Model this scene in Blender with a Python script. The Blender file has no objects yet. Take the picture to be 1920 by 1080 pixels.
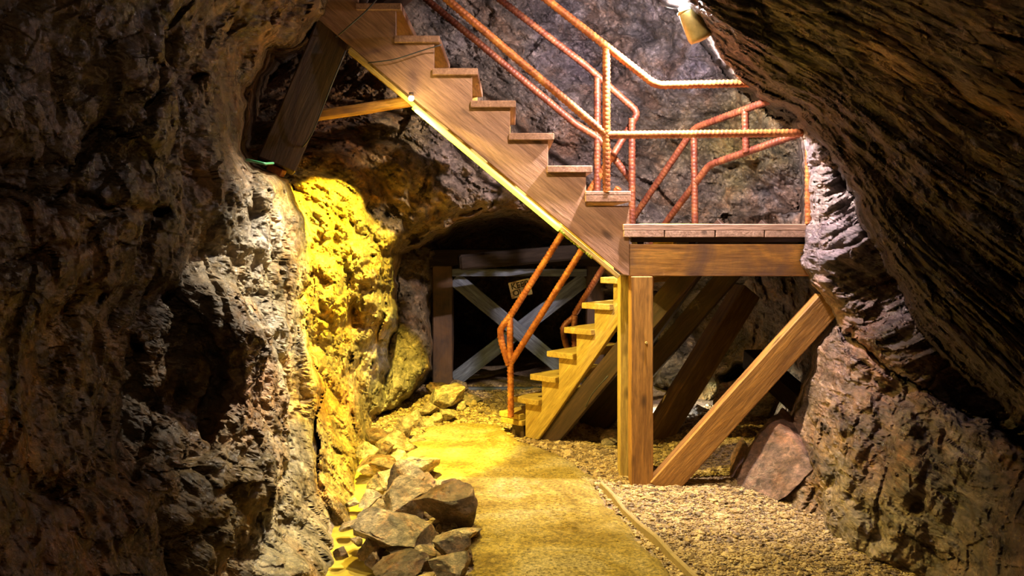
import bpy, bmesh, math, random
import numpy as np
from mathutils import Vector, Matrix, noise as mnoise

# ------------------------------------------------------------------ camera, world, lights, exposure
F = 1700.0; CX = 960.0; HY = 430.0; EYE = 1.6
C = bpy.context.scene.collection
sc = bpy.context.scene

def at(px, py, d):
    return Vector(((px - CX) / F * d, d, EYE + (HY - py) / F * d))

def ground(px, py):
    d = EYE * F / (py - HY)
    return Vector(((px - CX) / F * d, d, 0.0))

cam = bpy.data.cameras.new('camera'); cam_o = bpy.data.objects.new('camera', cam); C.objects.link(cam_o)
cam_o.location = (0, 0, EYE); cam_o.rotation_euler = (math.pi / 2, 0, 0)
cam.sensor_width = 36; cam.lens = 36 * F / 1920.0
cam.shift_y = -(540 - HY) / 1920.0
cam.clip_start = 0.05; cam.clip_end = 100
sc.camera = cam_o

w = bpy.data.worlds.new('world'); sc.world = w; w.use_nodes = True
w.node_tree.nodes['Background'].inputs[0].default_value = (0.35, 0.33, 0.4, 1)
w.node_tree.nodes['Background'].inputs[1].default_value = 0.004

sc.view_settings.view_transform = 'Standard'
sc.view_settings.look = 'None'
sc.view_settings.exposure = 0.0
sc.view_settings.gamma = 1.0
sc.view_settings.use_curve_mapping = False

def lamp(name, loc, power, col, kind='POINT', radius=0.03, target=None, angle=90, blend=0.3):
    l = bpy.data.lights.new(name, kind); o = bpy.data.objects.new(name, l); C.objects.link(o)
    o.location = loc; l.energy = power; l.color = col; l.shadow_soft_size = radius
    if kind == 'SPOT':
        l.spot_size = math.radians(angle); l.spot_blend = blend
    if target is not None:
        o.rotation_euler = (Vector(target) - Vector(loc)).to_track_quat('-Z', 'Y').to_euler()
    return o

YEL = (1.0, 0.74, 0.16); WHT = (1.0, 0.82, 0.80); COOL = (0.75, 0.85, 1.0)
LAMP1 = at(771, 184, 5.56)
LAMP2 = at(1287, 10, 5.35)
# yellow lamp under the upper flight: a hooded fixture that throws down and to the left
lamp('stair_lamp_light', LAMP1 + Vector((0.0, -0.07, -0.05)), 3, YEL, radius=0.02)
lamp('stair_lamp_beam', LAMP1 + Vector((-0.03, -0.03, -0.05)), 1250, (1.0, 0.76, 0.09), 'SPOT', 0.02, at(636, 600, 6.2), 71, 0.18)
lamp('stair_lamp_down', LAMP1 + Vector((0.0, 0.06, -0.07)), 440, (1.0, 0.78, 0.20), 'SPOT', 0.02, Vector((-0.05, 5.9, 0)), 116, 0.4)
lamp('path_fill_light', Vector((-0.1, 4.4, 3.3)), 190, (1.0, 0.80, 0.42), 'SPOT', 0.05, Vector((0.1, 4.9, 0)), 66, 0.8)  # added overhead spot without a fixture, brightens the path
# white lamp over the landing
lamp('landing_lamp_light', at(1255, 26, 5.5), 55, WHT, radius=0.03)
lamp('landing_lamp_beam', at(1255, 30, 5.5), 520, WHT, 'SPOT', 0.03, at(1290, 420, 7.2), 150, 0.35)
# lamp on the floor behind the lower flight
lamp('floor_lamp_light', at(1195, 715, 7.7), 170, (1.0, 0.95, 0.85), 'SPOT', 0.03, at(1290, 800, 7.75), 104, 0.6)
# cool lamp in the side tunnel
lamp('tunnel_lamp_light', at(1120, 455, 8.4), 20, COOL, radius=0.05)
# added fill lights without fixtures, unseen above the frame
lamp('adit_fill_light', Vector((0.1, 1.0, 2.9)), 21, (1.0, 0.66, 0.32), radius=0.05)
lamp('adit_fill_light', Vector((0.30, 4.25, 3.4)), 230, (1.0, 0.76, 0.60), 'SPOT', 0.04, at(1040, 330, 5.7), 84, 0.7)
lamp('ridge_fill_light', Vector((0.0, 4.9, 2.95)), 1250, (1.0, 0.88, 0.66), 'SPOT', 0.03, at(535, 590, 4.7), 50, 1.0)  # added unseen spot that brightens the left ridge

# ------------------------------------------------------------------ numpy noise
def hsh(ix, iy, iz, s):
    h = (ix.astype(np.int64) * 374761393 + iy.astype(np.int64) * 668265263 + iz.astype(np.int64) * 2147483647 + s * 974634777) & 0xFFFFFFFF
    h = ((h ^ (h >> 13)) * 1274126177) & 0xFFFFFFFF
    h = ((h ^ (h >> 15)) * 2246822519) & 0xFFFFFFFF
    h = h ^ (h >> 16)
    return (h & 0xFFFFFF).astype(np.float64) / 16777216.0

def vnoise(P, s=0):
    I = np.floor(P).astype(np.int64); f = P - I
    u = f * f * f * (f * (f * 6 - 15) + 10)
    r = 0
    for a in (0, 1):
        for b in (0, 1):
            for c in (0, 1):
                wgt = (u[:, 0] if a else 1 - u[:, 0]) * (u[:, 1] if b else 1 - u[:, 1]) * (u[:, 2] if c else 1 - u[:, 2])
                r = r + wgt * hsh(I[:, 0] + a, I[:, 1] + b, I[:, 2] + c, s)
    return r * 2 - 1

def fbm(P, o=4, s=0, gain=0.5):
    r = 0; a = 1; t = 0
    for k in range(o):
        r = r + a * vnoise(P * 2.03 ** k + 17.3 * k, s + k); t += a; a *= gain
    return r / t

def ridged(P, o=4, s=0):
    r = 0; a = 1; t = 0
    for k in range(o):
        r = r + a * (1 - 2 * np.abs(vnoise(P * 2.03 ** k + 11.1 * k, s + k))); t += a; a *= 0.5
    return r / t

def facet(P, s=0, tilt=0.9):
    """blocky rock: every cell is a tilted plane at its own level"""
    I = np.floor(P).astype(np.int64)
    best = np.full(len(P), 1e9); sec = np.full(len(P), 1e9); val = np.zeros(len(P))
    for a in (-1, 0, 1):
        for b in (-1, 0, 1):
            for c in (-1, 0, 1):
                J = I + np.array([a, b, c])
                q = np.stack([J[:, k] + hsh(J[:, 0], J[:, 1], J[:, 2], s + 5 + k) for k in range(3)], 1)
                dv = P - q; d = (dv ** 2).sum(1)
                g = np.stack([hsh(J[:, 0], J[:, 1], J[:, 2], s + 15 + k) * 2 - 1 for k in range(3)], 1)
                v = (hsh(J[:, 0], J[:, 1], J[:, 2], s + 25) * 2 - 1) * 0.6 + (dv * g).sum(1) * tilt
                m = d < best
                sec = np.where(m, best, np.minimum(sec, d))
                best = np.where(m, d, best); val = np.where(m, v, val)
    edge = np.sqrt(sec) - np.sqrt(best)
    return val, edge

def chunk(P, s=0, tilt=1.1, k=0.85):
    """continuous angular relief: the outermost of the tilted planes around each point"""
    I = np.floor(P).astype(np.int64); top = np.full(len(P), -1e9)
    for a in (-1, 0, 1):
        for b in (-1, 0, 1):
            for c in (-1, 0, 1):
                J = I + np.array([a, b, c])
                q = np.stack([J[:, j] + hsh(J[:, 0], J[:, 1], J[:, 2], s + 5 + j) for j in range(3)], 1)
                dv = P - q
                g = np.stack([hsh(J[:, 0], J[:, 1], J[:, 2], s + 15 + j) * 2 - 1 for j in range(3)], 1)
                v = (hsh(J[:, 0], J[:, 1], J[:, 2], s + 25) * 2 - 1) * 0.6 + (dv * g).sum(1) * tilt - k * (dv ** 2).sum(1)
                top = np.maximum(top, v)
    return 0.6 - np.maximum(top, -0.12)

# ------------------------------------------------------------------ node helpers
def mat(name):
    m = bpy.data.materials.new(name); m.use_nodes = True
    nt = m.node_tree; b = nt.nodes['Principled BSDF']
    return m, nt, b
def N(nt, t, **kw):
    n = nt.nodes.new(t)
    for k, v in kw.items():
        if k in n.inputs.keys() if hasattr(n.inputs, 'keys') else False: n.inputs[k].default_value = v
        else: setattr(n, k, v)
    return n
def L(nt, a, b): nt.links.new(a, b)
def mapping(nt, scale=(1, 1, 1), rot=(0, 0, 0), coord='Object'):
    tc = nt.nodes.new('ShaderNodeTexCoord'); mr = nt.nodes.new('ShaderNodeMapping'); mp = nt.nodes.new('ShaderNodeMapping')
    mr.inputs['Rotation'].default_value = rot; mp.inputs['Scale'].default_value = scale
    L(nt, tc.outputs[coord], mr.inputs['Vector']); L(nt, mr.outputs['Vector'], mp.inputs['Vector']); return mp.outputs['Vector']
def noise_n(nt, vec, scale, detail=8, rough=0.6, dist=0.0):
    n = nt.nodes.new('ShaderNodeTexNoise'); n.inputs['Scale'].default_value = scale
    n.inputs['Detail'].default_value = detail; n.inputs['Roughness'].default_value = rough
    n.inputs['Distortion'].default_value = dist
    if vec is not None: L(nt, vec, n.inputs['Vector'])
    return n.outputs['Fac']
def ramp(nt, fac, stops):
    r = nt.nodes.new('ShaderNodeValToRGB'); e = r.color_ramp.elements
    while len(e) > 1: e.remove(e[-1])
    e[0].position, e[0].color = stops[0][0], tuple(stops[0][1]) + (1,) if len(stops[0][1]) == 3 else stops[0][1]
    for p, c in stops[1:]:
        x = e.new(p); x.color = tuple(c) + (1,) if len(c) == 3 else c
    L(nt, fac, r.inputs['Fac']); return r.outputs['Color']
def mixc(nt, a, b, fac, mode='MIX'):
    m = nt.nodes.new('ShaderNodeMix'); m.data_type = 'RGBA'; m.blend_type = mode
    for v, s in ((fac, m.inputs[0]), (a, m.inputs[6]), (b, m.inputs[7])):
        if hasattr(v, 'links'): L(nt, v, s)
        elif isinstance(v, (int, float)): s.default_value = v
        else: s.default_value = tuple(v) + (1,)
    return m.outputs[2]
def bump(nt, h, strength, dist, prev=None):
    b = nt.nodes.new('ShaderNodeBump'); b.inputs['Strength'].default_value = strength; b.inputs['Distance'].default_value = dist
    L(nt, h, b.inputs['Height'])
    if prev is not None: L(nt, prev, b.inputs['Normal'])
    return b.outputs['Normal']
def g3(v): return (v, v, v)

def rock_mat(name, strata_rot=(0, 0, 0), strata_scale=(1, 1, 1), gloss=(0.22, 0.75), contrast=1.0, tint=None, bs=1.0, vein=(0.75, 0.62, 0.5), sc0=1.0):
    m, nt, b = mat(name)
    v = mapping(nt, (1, 1, 1))
    vs = mapping(nt, strata_scale, strata_rot)
    if tint is None:
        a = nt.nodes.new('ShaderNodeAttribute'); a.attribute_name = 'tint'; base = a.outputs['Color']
    else: base = tint
    n1 = noise_n(nt, vs, 2.6 * sc0, 14, 0.74, 0.5)
    n2 = noise_n(nt, vs, 11.0 * sc0, 12, 0.8, 0.8)
    lo = 0.5 - 0.16 / contrast; hi = 0.5 + 0.2 / contrast
    k1 = ramp(nt, n1, [(lo, g3(0.14)), (0.5, g3(0.8)), (hi, g3(2.0))])
    k2 = ramp(nt, n2, [(0.38, g3(0.2)), (0.52, g3(1.0)), (0.66, g3(1.9))])
    c = mixc(nt, base, k1, 1.0, 'MULTIPLY')
    c = mixc(nt, c, k2, 0.85, 'MULTIPLY')
    hue = noise_n(nt, v, 1.7 * sc0, 6, 0.6, 0.8)
    hc = ramp(nt, hue, [(0.38, (1.25, 0.85, 0.55)), (0.5, (1, 1, 1)), (0.62, (0.95, 0.93, 1.08))])
    c = mixc(nt, c, hc, 0.6, 'MULTIPLY')
    vn = noise_n(nt, vs, 3.2 * sc0, 8, 0.55, 1.6)
    vm = ramp(nt, vn, [(0.485, g3(0)), (0.5, g3(1)), (0.515, g3(0))])
    spots = ramp(nt, noise_n(nt, v, 2.2, 3, 0.5), [(0.52, g3(0)), (0.62, g3(0.55))])
    vf = mixc(nt, vm, spots, 1.0, 'MULTIPLY')
    c = mixc(nt, c, vein, vf)
    L(nt, c, b.inputs['Base Color'])
    rn = noise_n(nt, v, 5.0, 6, 0.7, 0.5)
    rr = ramp(nt, rn, [(0.4, g3(gloss[0])), (0.6, g3(gloss[1]))])
    L(nt, rr, b.inputs['Roughness'])
    b.inputs['Specular IOR Level'].default_value = 0.7
    h1 = noise_n(nt, vs, 9 * sc0, 14, 0.8, 0.4)
    vo = nt.nodes.new('ShaderNodeTexVoronoi'); vo.feature = 'F1'; vo.inputs['Scale'].default_value = 13 * sc0
    vo.inputs['Detail'].default_value = 3; vo.inputs['Roughness'].default_value = 0.7
    L(nt, vs, vo.inputs['Vector'])
    nb = bump(nt, vo.outputs['Distance'], 0.2 * bs, 0.02)
    nb = bump(nt, h1, 1.0 * bs, 0.10, nb)
    h3 = noise_n(nt, vs, 45 * sc0, 8, 0.75, 0.3)
    nb = bump(nt, h3, 0.8 * bs, 0.022, nb)
    L(nt, nb, b.inputs['Normal'])
    return m

def wood_mat(name, light, dark, stain=None, rough=0.65, knot=True, gs=1.0):
    m, nt, b = mat(name)
    v = mapping(nt, (0.9 * gs, 9 * gs, 9 * gs))
    oi = nt.nodes.new('ShaderNodeObjectInfo')
    ad = nt.nodes.new('ShaderNodeVectorMath'); ad.operation = 'ADD'; L(nt, v, ad.inputs[0])
    mu = nt.nodes.new('ShaderNodeVectorMath'); mu.operation = 'SCALE'; mu.inputs['Scale'].default_value = 37
    cb = nt.nodes.new('ShaderNodeCombineXYZ'); L(nt, oi.outputs['Random'], cb.inputs[0]); L(nt, oi.outputs['Random'], cb.inputs[1])
    L(nt, cb.outputs[0], mu.inputs[0]); L(nt, mu.outputs[0], ad.inputs[1]); v = ad.outputs[0]
    n1 = noise_n(nt, v, 2.2, 8, 0.65, 0.7)
    n2 = noise_n(nt, v, 9, 10, 0.7, 0.3)
    k = ramp(nt, n1, [(0.3, dark), (0.52, tuple((a + c) / 2 for a, c in zip(light, dark))), (0.68, light)])
    k = mixc(nt, k, ramp(nt, n2, [(0.35, g3(0.55)), (0.6, g3(1.15))]), 0.8, 'MULTIPLY')
    v2 = mapping(nt, (1, 1, 1))
    if knot:
        vk = mapping(nt, (2.2, 5, 5))
        vo = nt.nodes.new('ShaderNodeTexVoronoi'); vo.inputs['Scale'].default_value = 1.2; L(nt, vk, vo.inputs['Vector'])
        kf = ramp(nt, vo.outputs['Distance'], [(0.07, g3(0.85)), (0.16, g3(0))])
        k = mixc(nt, k, tuple(c * 0.3 for c in dark), kf)
    if stain is not None:
        sf = ramp(nt, noise_n(nt, v2, 2.4, 6, 0.6, 0.8), [(0.42, g3(0)), (0.62, g3(0.85))])
        k = mixc(nt, k, stain, sf)
    L(nt, k, b.inputs['Base Color'])
    b.inputs['Roughness'].default_value = rough
    nb = bump(nt, n2, 0.35, 0.01); nb = bump(nt, n1, 0.3, 0.02, nb)
    L(nt, nb, b.inputs['Normal'])
    return m

M_left = rock_mat('rock_left', (0.3, 0.2, 0.5), (1, 1.2, 1.6), (0.12, 0.5))
M_back = rock_mat('rock_back', (0, 0.5, 0), (1, 1, 1.8), (0.14, 0.55))
M_right = rock_mat('rock_right', (0, -0.55, 0.2), (0.45, 0.8, 3.2), (0.15, 0.6))
M_over = rock_mat('rock_overhang', (-0.48, 0, 0), (0.5, 0.5, 4.5), (0.18, 0.6), contrast=1.3)
M_tunnel = rock_mat('rock_tunnel', (0, 0, 0), (1, 1, 1), (0.4, 0.8))
M_ceil = rock_mat('rock_ceiling', (0, 0, 0.3), (1, 1, 1), (0.4, 0.8))
M_stone = rock_mat('kerb_stone', (0.4, 0.3, 0.2), (1, 1, 2.2), (0.3, 0.7), tint=(0.66, 0.50, 0.30), sc0=3.0, bs=0.8)
M_stone_y = rock_mat('pale_stone', (0.4, 0.3, 0.2), (1, 1, 2.0), (0.35, 0.75), tint=(0.85, 0.70, 0.42), sc0=3.0, bs=0.7)
M_stone_d = rock_mat('dark_stone', (0.4, 0.3, 0.2), (1, 1, 2.0), (0.2, 0.6), tint=(0.34, 0.21, 0.11), sc0=3.0, bs=0.9)
M_slab = rock_mat('red_slab', (0.4, 0.3, 0.2), (1, 1, 2.0), (0.3, 0.7), tint=(0.40, 0.24, 0.18), sc0=1.5, bs=0.9)
M_wood = wood_mat('stair_timber', (0.46, 0.26, 0.155), (0.24, 0.12, 0.065))
M_woody = wood_mat('lamplit_timber', (0.62, 0.44, 0.10), (0.36, 0.22, 0.04))  # yellow lamplight put into the wood colour
M_post = wood_mat('post_timber', (0.52, 0.26, 0.05), (0.20, 0.085, 0.015))
M_beam = wood_mat('beam_timber', (0.92, 0.50, 0.12), (0.40, 0.18, 0.05), stain=(0.22, 0.13, 0.10))
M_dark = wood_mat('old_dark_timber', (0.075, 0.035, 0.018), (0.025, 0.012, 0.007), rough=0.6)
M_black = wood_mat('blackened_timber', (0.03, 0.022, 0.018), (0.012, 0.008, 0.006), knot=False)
for n_ in M_black.node_tree.nodes:
    if n_.type == 'BSDF_PRINCIPLED': n_.inputs['Specular IOR Level'].default_value = 0.1; n_.inputs['Roughness'].default_value = 0.9
M_grey = wood_mat('weathered_timber', (0.19, 0.23, 0.30), (0.035, 0.04, 0.06), rough=0.7, knot=False, gs=1.3)
M_deck = wood_mat('deck_timber', (0.55, 0.36, 0.25), (0.30, 0.17, 0.11))

def rust_mat(name='rusty_steel', mul=(1, 1, 1)):
    m, nt, b = mat(name); v = mapping(nt)
    n = noise_n(nt, v, 14, 8, 0.7, 0.5)
    k = ramp(nt, n, [(0.35, (0.17, 0.04, 0.012)), (0.5, (0.36, 0.11, 0.03)), (0.66, (0.58, 0.26, 0.055))])
    k = mixc(nt, k, mul, 1.0, 'MULTIPLY')
    L(nt, k, b.inputs['Base Color']); b.inputs['Roughness'].default_value = 0.5; b.inputs['Metallic'].default_value = 0.25
    L(nt, bump(nt, noise_n(nt, v, 120, 4, 0.6), 0.4, 0.004), b.inputs['Normal']); return m
M_rust = rust_mat()
M_red = rust_mat('red_rusty_steel', (0.42, 0.36, 0.6))
def plain(name, col, rough=0.6, metal=0.0, emit=None, es=1.0):
    m, nt, b = mat(name); v = mapping(nt)
    k = ramp(nt, noise_n(nt, v, 30, 5, 0.6), [(0.3, tuple(c * 0.8 for c in col)), (0.7, tuple(min(1, c * 1.15) for c in col))])
    L(nt, k, b.inputs['Base Color'])
    b.inputs['Roughness'].default_value = rough; b.inputs['Metallic'].default_value = metal
    if emit: b.inputs['Emission Color'].default_value = tuple(emit) + (1,); b.inputs['Emission Strength'].default_value = es
    return m
M_edge = plain('old_edging', (0.34, 0.25, 0.12), 0.8)
M_cable = plain('cable_black', (0.05, 0.05, 0.055), 0.4)
M_green = plain('cable_green', (0.05, 0.22, 0.10), 0.4)
M_bulb = plain('lit_bulb', (1, 1, 0.9), 0.4, emit=(1.0, 0.93, 0.55), es=60)
M_bulbw = plain('lit_bulb_white', (1, 1, 1), 0.4, emit=(1.0, 0.93, 0.92), es=30)
M_metal = plain('lamp_metal', (0.55, 0.42, 0.14), 0.45, 0.3)
M_moss = plain('moss', (0.35, 0.42, 0.04), 0.9)
M_ink = plain('sign_ink', (0.02, 0.02, 0.02), 0.7)

def sign_mat():
    m, nt, b = mat('sign_board'); v = mapping(nt)
    f = ramp(nt, noise_n(nt, v, 9, 6, 0.6, 0.5), [(0.42, (0.25, 0.15, 0.10)), (0.5, (0.72, 0.66, 0.56)), (0.7, (0.85, 0.8, 0.75))])
    L(nt, f, b.inputs['Base Color']); b.inputs['Roughness'].default_value = 0.7; return m
M_sign = sign_mat()

def gravel_mat(name, a, bcol, sc1=60):
    m, nt, b = mat(name); v = mapping(nt)
    vo = nt.nodes.new('ShaderNodeTexVoronoi'); vo.inputs['Scale'].default_value = sc1; L(nt, v, vo.inputs['Vector'])
    f = noise_n(nt, v, 3.0, 8, 0.65)
    k = ramp(nt, f, [(0.35, bcol), (0.65, a)])
    k = mixc(nt, k, ramp(nt, vo.outputs['Color'], [(0.2, g3(0.45)), (0.8, g3(1.5))]), 0.9, 'MULTIPLY')
    L(nt, k, b.inputs['Base Color']); b.inputs['Roughness'].default_value = 0.55
    nb = bump(nt, vo.outputs['Distance'], -0.9, 0.02)
    nb = bump(nt, noise_n(nt, v, 12, 8, 0.7), 0.6, 0.04, nb)
    L(nt, nb, b.inputs['Normal']); return m
M_ground = gravel_mat('gravel_ground', (0.40, 0.31, 0.19), (0.22, 0.14, 0.10))

def pebble_mat():
    m, nt, b = mat('pebbles'); v = mapping(nt)
    vo = nt.nodes.new('ShaderNodeTexVoronoi'); vo.inputs['Scale'].default_value = 28; L(nt, v, vo.inputs['Vector'])
    k = ramp(nt, vo.outputs['Color'], [(0.1, (0.08, 0.05, 0.025)), (0.45, (0.30, 0.20, 0.075)), (0.9, (0.56, 0.42, 0.20))])
    L(nt, k, b.inputs['Base Color']); b.inputs['Roughness'].default_value = 0.5
    L(nt, bump(nt, noise_n(nt, v, 150, 4, 0.6), 0.4, 0.004), b.inputs['Normal']); return m
M_peb = pebble_mat()

def path_mat():
    m, nt, b = mat('wet_path'); v = mapping(nt)
    f = noise_n(nt, v, 1.9, 10, 0.68, 0.6)
    k = ramp(nt, f, [(0.36, (0.28, 0.18, 0.03)), (0.5, (0.50, 0.36, 0.08)), (0.64, (0.62, 0.50, 0.24))])
    sp = noise_n(nt, v, 55, 8, 0.85)
    k = mixc(nt, k, ramp(nt, sp, [(0.40, g3(0.25)), (0.5, g3(0.9)), (0.60, g3(1.6))]), 1.0, 'MULTIPLY')
    sk = noise_n(nt, v, 17, 3, 0.6)
    k = mixc(nt, k, (0.12, 0.08, 0.03), ramp(nt, sk, [(0.69, g3(0)), (0.72, g3(0.9))]))
    L(nt, k, b.inputs['Base Color'])
    L(nt, ramp(nt, noise_n(nt, v, 2.1, 6, 0.6, 0.5), [(0.42, g3(0.18)), (0.58, g3(0.6))]), b.inputs['Roughness'])
    nb = bump(nt, sp, 0.8, 0.02); nb = bump(nt, noise_n(nt, v, 6, 8, 0.6), 0.35, 0.03, nb)
    L(nt, nb, b.inputs['Normal']); return m
M_path = path_mat()

def water_mat():
    m, nt, b = mat('stream_water'); v = mapping(nt)
    k = ramp(nt, noise_n(nt, v, 4, 6, 0.6), [(0.35, (0.30, 0.20, 0.02)), (0.65, (0.55, 0.42, 0.08))])
    L(nt, k, b.inputs['Base Color']); b.inputs['Roughness'].default_value = 0.06
    L(nt, bump(nt, noise_n(nt, v, 9, 4, 0.5, 0.6), 0.25, 0.02), b.inputs['Normal']); return m
M_water = water_mat()

# ------------------------------------------------------------------ object helpers
def tag(o, label=None, cat=None, group=None, kind=None):
    if label: o['label'] = label
    if cat: o['category'] = cat
    if group: o['group'] = group
    if kind: o['kind'] = kind
    return o
def thing(name, loc, label, cat, group=None):
    o = bpy.data.objects.new(name, None); C.objects.link(o); o.location = loc; o.empty_display_size = 0.1
    return tag(o, label, cat, group)
def link(name, me, m, M=None, parent=None):
    o = bpy.data.objects.new(name, me); C.objects.link(o)
    if m is not None and not me.materials: me.materials.append(m)
    M = M or Matrix.Identity(4)
    if parent is not None:
        o.parent = parent
        pw = Matrix.Translation(parent.location) if parent.parent is None and parent.type == 'EMPTY' else parent['_w'] if False else None
        if pw is None: pw = WM[parent.name]
        o.matrix_local = pw.inverted() @ M
    else: o.matrix_world = M
    WM[o.name] = M.copy()
    return o
WM = {}
def bm_mesh(bm, smooth=False):
    me = bpy.data.meshes.new('m'); bmesh.ops.recalc_face_normals(bm, faces=bm.faces); bm.to_mesh(me); bm.free()
    if smooth:
        for p in me.polygons: p.use_smooth = True
    return me
rnd = random.Random(7)
def box_mesh(lx, ly, lz, bev=0.005, warp=0.0, cuts=0):
    bm = bmesh.new(); bmesh.ops.create_cube(bm, size=1)
    for v in bm.verts: v.co = Vector((v.co.x * lx, v.co.y * ly, v.co.z * lz))
    if cuts:
        es = [e for e in bm.edges if abs((e.verts[0].co - e.verts[1].co).x) > lx * 0.9]
        bmesh.ops.subdivide_edges(bm, edges=es, cuts=cuts)
    for v in bm.verts:
        v.co += Vector((0, rnd.uniform(-warp, warp), rnd.uniform(-warp, warp)))
    if bev: bmesh.ops.bevel(bm, geom=list(bm.edges), offset=bev, segments=1, affect='EDGES', clamp_overlap=True)
    return bm_mesh(bm)
def beam(name, p0, p1, width, height, m, parent=None, up=(0, 0, 1), bev=0.006, warp=0.0, cuts=0):
    """timber from p0 to p1: height along 'up', width across"""
    p0 = Vector(p0); p1 = Vector(p1); x = (p1 - p0); l = x.length; x.normalize()
    up = Vector(up); y = up.cross(x).normalized(); z = x.cross(y)
    M = Matrix((x, y, z)).transposed().to_4x4(); M.translation = (p0 + p1) / 2
    return link(name, box_mesh(l, width, height, bev, warp, cuts), m, M, parent)
def prism(name, pts, thick, origin, xdir, ydir, m, parent=None, bev=0.004):
    """outline pts in the plane (xdir, ydir) at origin, thickness along xdir x ydir"""
    x = Vector(xdir).normalized(); y = Vector(ydir).normalized(); z = x.cross(y)
    bm = bmesh.new(); vs = [bm.verts.new((a, b, 0)) for a, b in pts]
    f = bm.faces.new(vs); r = bmesh.ops.extrude_face_region(bm, geom=[f])
    for v in r['geom']:
        if isinstance(v, bmesh.types.BMVert): v.co.z += thick
    if bev: bmesh.ops.bevel(bm, geom=list(bm.edges), offset=bev, segments=1, affect='EDGES', clamp_overlap=True)
    M = Matrix((x, y, z)).transposed().to_4x4(); M.translation = Vector(origin)
    return link(name, bm_mesh(bm), m, M, parent)

def rod(name, pts, r, m, parent=None, rebar=True, sides=10, bend=0.05):
    """swept bar with helical ribs and rounded bends"""
    pts = [Vector(p) for p in pts]; fine = [pts[0]]
    for i in range(1, len(pts) - 1):
        a, b, c = pts[i - 1], pts[i], pts[i + 1]
        k = min(bend, (b - a).length / 3, (c - b).length / 3)
        q0 = b + (a - b).normalized() * k; q1 = b + (c - b).normalized() * k
        for t in (0, .25, .5, .75, 1): fine.append(q0 * (1 - t) ** 2 + b * 2 * t * (1 - t) + q1 * t * t)
    fine.append(pts[-1])
    step = 0.009 if rebar else 0.05; P = []
    for a, b in zip(fine, fine[1:]):
        n = max(1, int((b - a).length / step))
        for k in range(n): P.append(a.lerp(b, k / n))
    P.append(fine[-1])
    V = []; Fc = []; nrm = None; s = 0
    for i, p in enumerate(P):
        t = (P[min(i + 1, len(P) - 1)] - P[max(i - 1, 0)]).normalized()
        if nrm is None: nrm = t.orthogonal().normalized()
        nrm = (nrm - t * nrm.dot(t)).normalized(); bn = t.cross(nrm)
        if i: s += (P[i] - P[i - 1]).length
        for k in range(sides):
            an = 2 * math.pi * k / sides
            rr = r * (1 + (0.22 * max(0, math.cos(2 * math.pi * s / 0.027 + an)) if rebar else 0))
            V.append(p + (nrm * math.cos(an) + bn * math.sin(an)) * rr)
        if i:
            o = (i - 1) * sides
            for k in range(sides):
                k2 = (k + 1) % sides; Fc.append((o + k, o + k2, o + sides + k2, o + sides + k))
    Fc.append(tuple(range(sides))[::-1]); Fc.append(tuple((len(P) - 1) * sides + k for k in range(sides)))
    me = bpy.data.meshes.new('m'); org = P[0]
    me.from_pydata([tuple(v - org) for v in V], [], Fc); me.update()
    for p in me.polygons: p.use_smooth = True
    return link(name, me, m, Matrix.Translation(org), parent)

def mesh_np(name, V, Fq, m, smooth=False, tint=None, parent=None):
    me = bpy.data.meshes.new('m'); n = Fq.shape[1]
    me.vertices.add(len(V)); me.vertices.foreach_set('co', V.astype(np.float32).ravel())
    me.loops.add(Fq.size); me.loops.foreach_set('vertex_index', Fq.astype(np.int32).ravel())
    me.polygons.add(len(Fq)); me.polygons.foreach_set('loop_start', np.arange(0, Fq.size, n, dtype=np.int32))
    me.polygons.foreach_set('loop_total', np.full(len(Fq), n, dtype=np.int32))
    me.polygons.foreach_set('use_smooth', np.full(len(Fq), smooth, dtype=bool))
    me.update(calc_edges=True)
    if tint is not None:
        ca = me.color_attributes.new('tint', 'FLOAT_COLOR', 'POINT')
        ca.data.foreach_set('color', np.concatenate([tint, np.ones((len(V), 1))], 1).astype(np.float32).ravel())
    return link(name, me, m, None, parent)

# ------------------------------------------------------------------ the cave shell
def tps(ctrl, X, Y):
    c = np.array(ctrl, float); x = c[:, 0] / 1000; y = c[:, 1] / 1000; v = 1.0 / c[:, 2]
    def U(r2): return r2 * np.log(r2 + 1e-9)
    n = len(c); K = U((x[:, None] - x) ** 2 + (y[:, None] - y) ** 2) + np.eye(n) * 1e-3
    A = np.zeros((n + 3, n + 3)); A[:n, :n] = K; A[:n, n] = 1; A[:n, n + 1] = x; A[:n, n + 2] = y
    A[n, :n] = 1; A[n + 1, :n] = x; A[n + 2, :n] = y
    s = np.linalg.solve(A, np.concatenate([v, [0, 0, 0]]))
    X = X / 1000; Y = Y / 1000; r = s[n] + s[n + 1] * X + s[n + 2] * Y
    for i in range(n): r = r + s[i] * U((X - x[i]) ** 2 + (Y - y[i]) ** 2)
    return 1.0 / np.clip(r, 1 / 13.0, 1 / 0.7)

def sdf(poly, X, Y):
    d = np.full(X.shape, 1e18); ins = np.zeros(X.shape, bool); n = len(poly)
    for i in range(n):
        x0, y0 = poly[i]; x1, y1 = poly[(i + 1) % n]; ex, ey = x1 - x0, y1 - y0
        wx, wy = X - x0, Y - y0; t = np.clip((wx * ex + wy * ey) / (ex * ex + ey * ey + 1e-9), 0, 1)
        d = np.minimum(d, (wx - ex * t) ** 2 + (wy - ey * t) ** 2)
        c = ((y0 <= Y) != (y1 <= Y)) & (X < (x1 - x0) * (Y - y0) / ((y1 - y0) if y1 != y0 else 1e-9) + x0)
        ins ^= c
    d = np.sqrt(d); return np.where(ins, -d, d)

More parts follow.
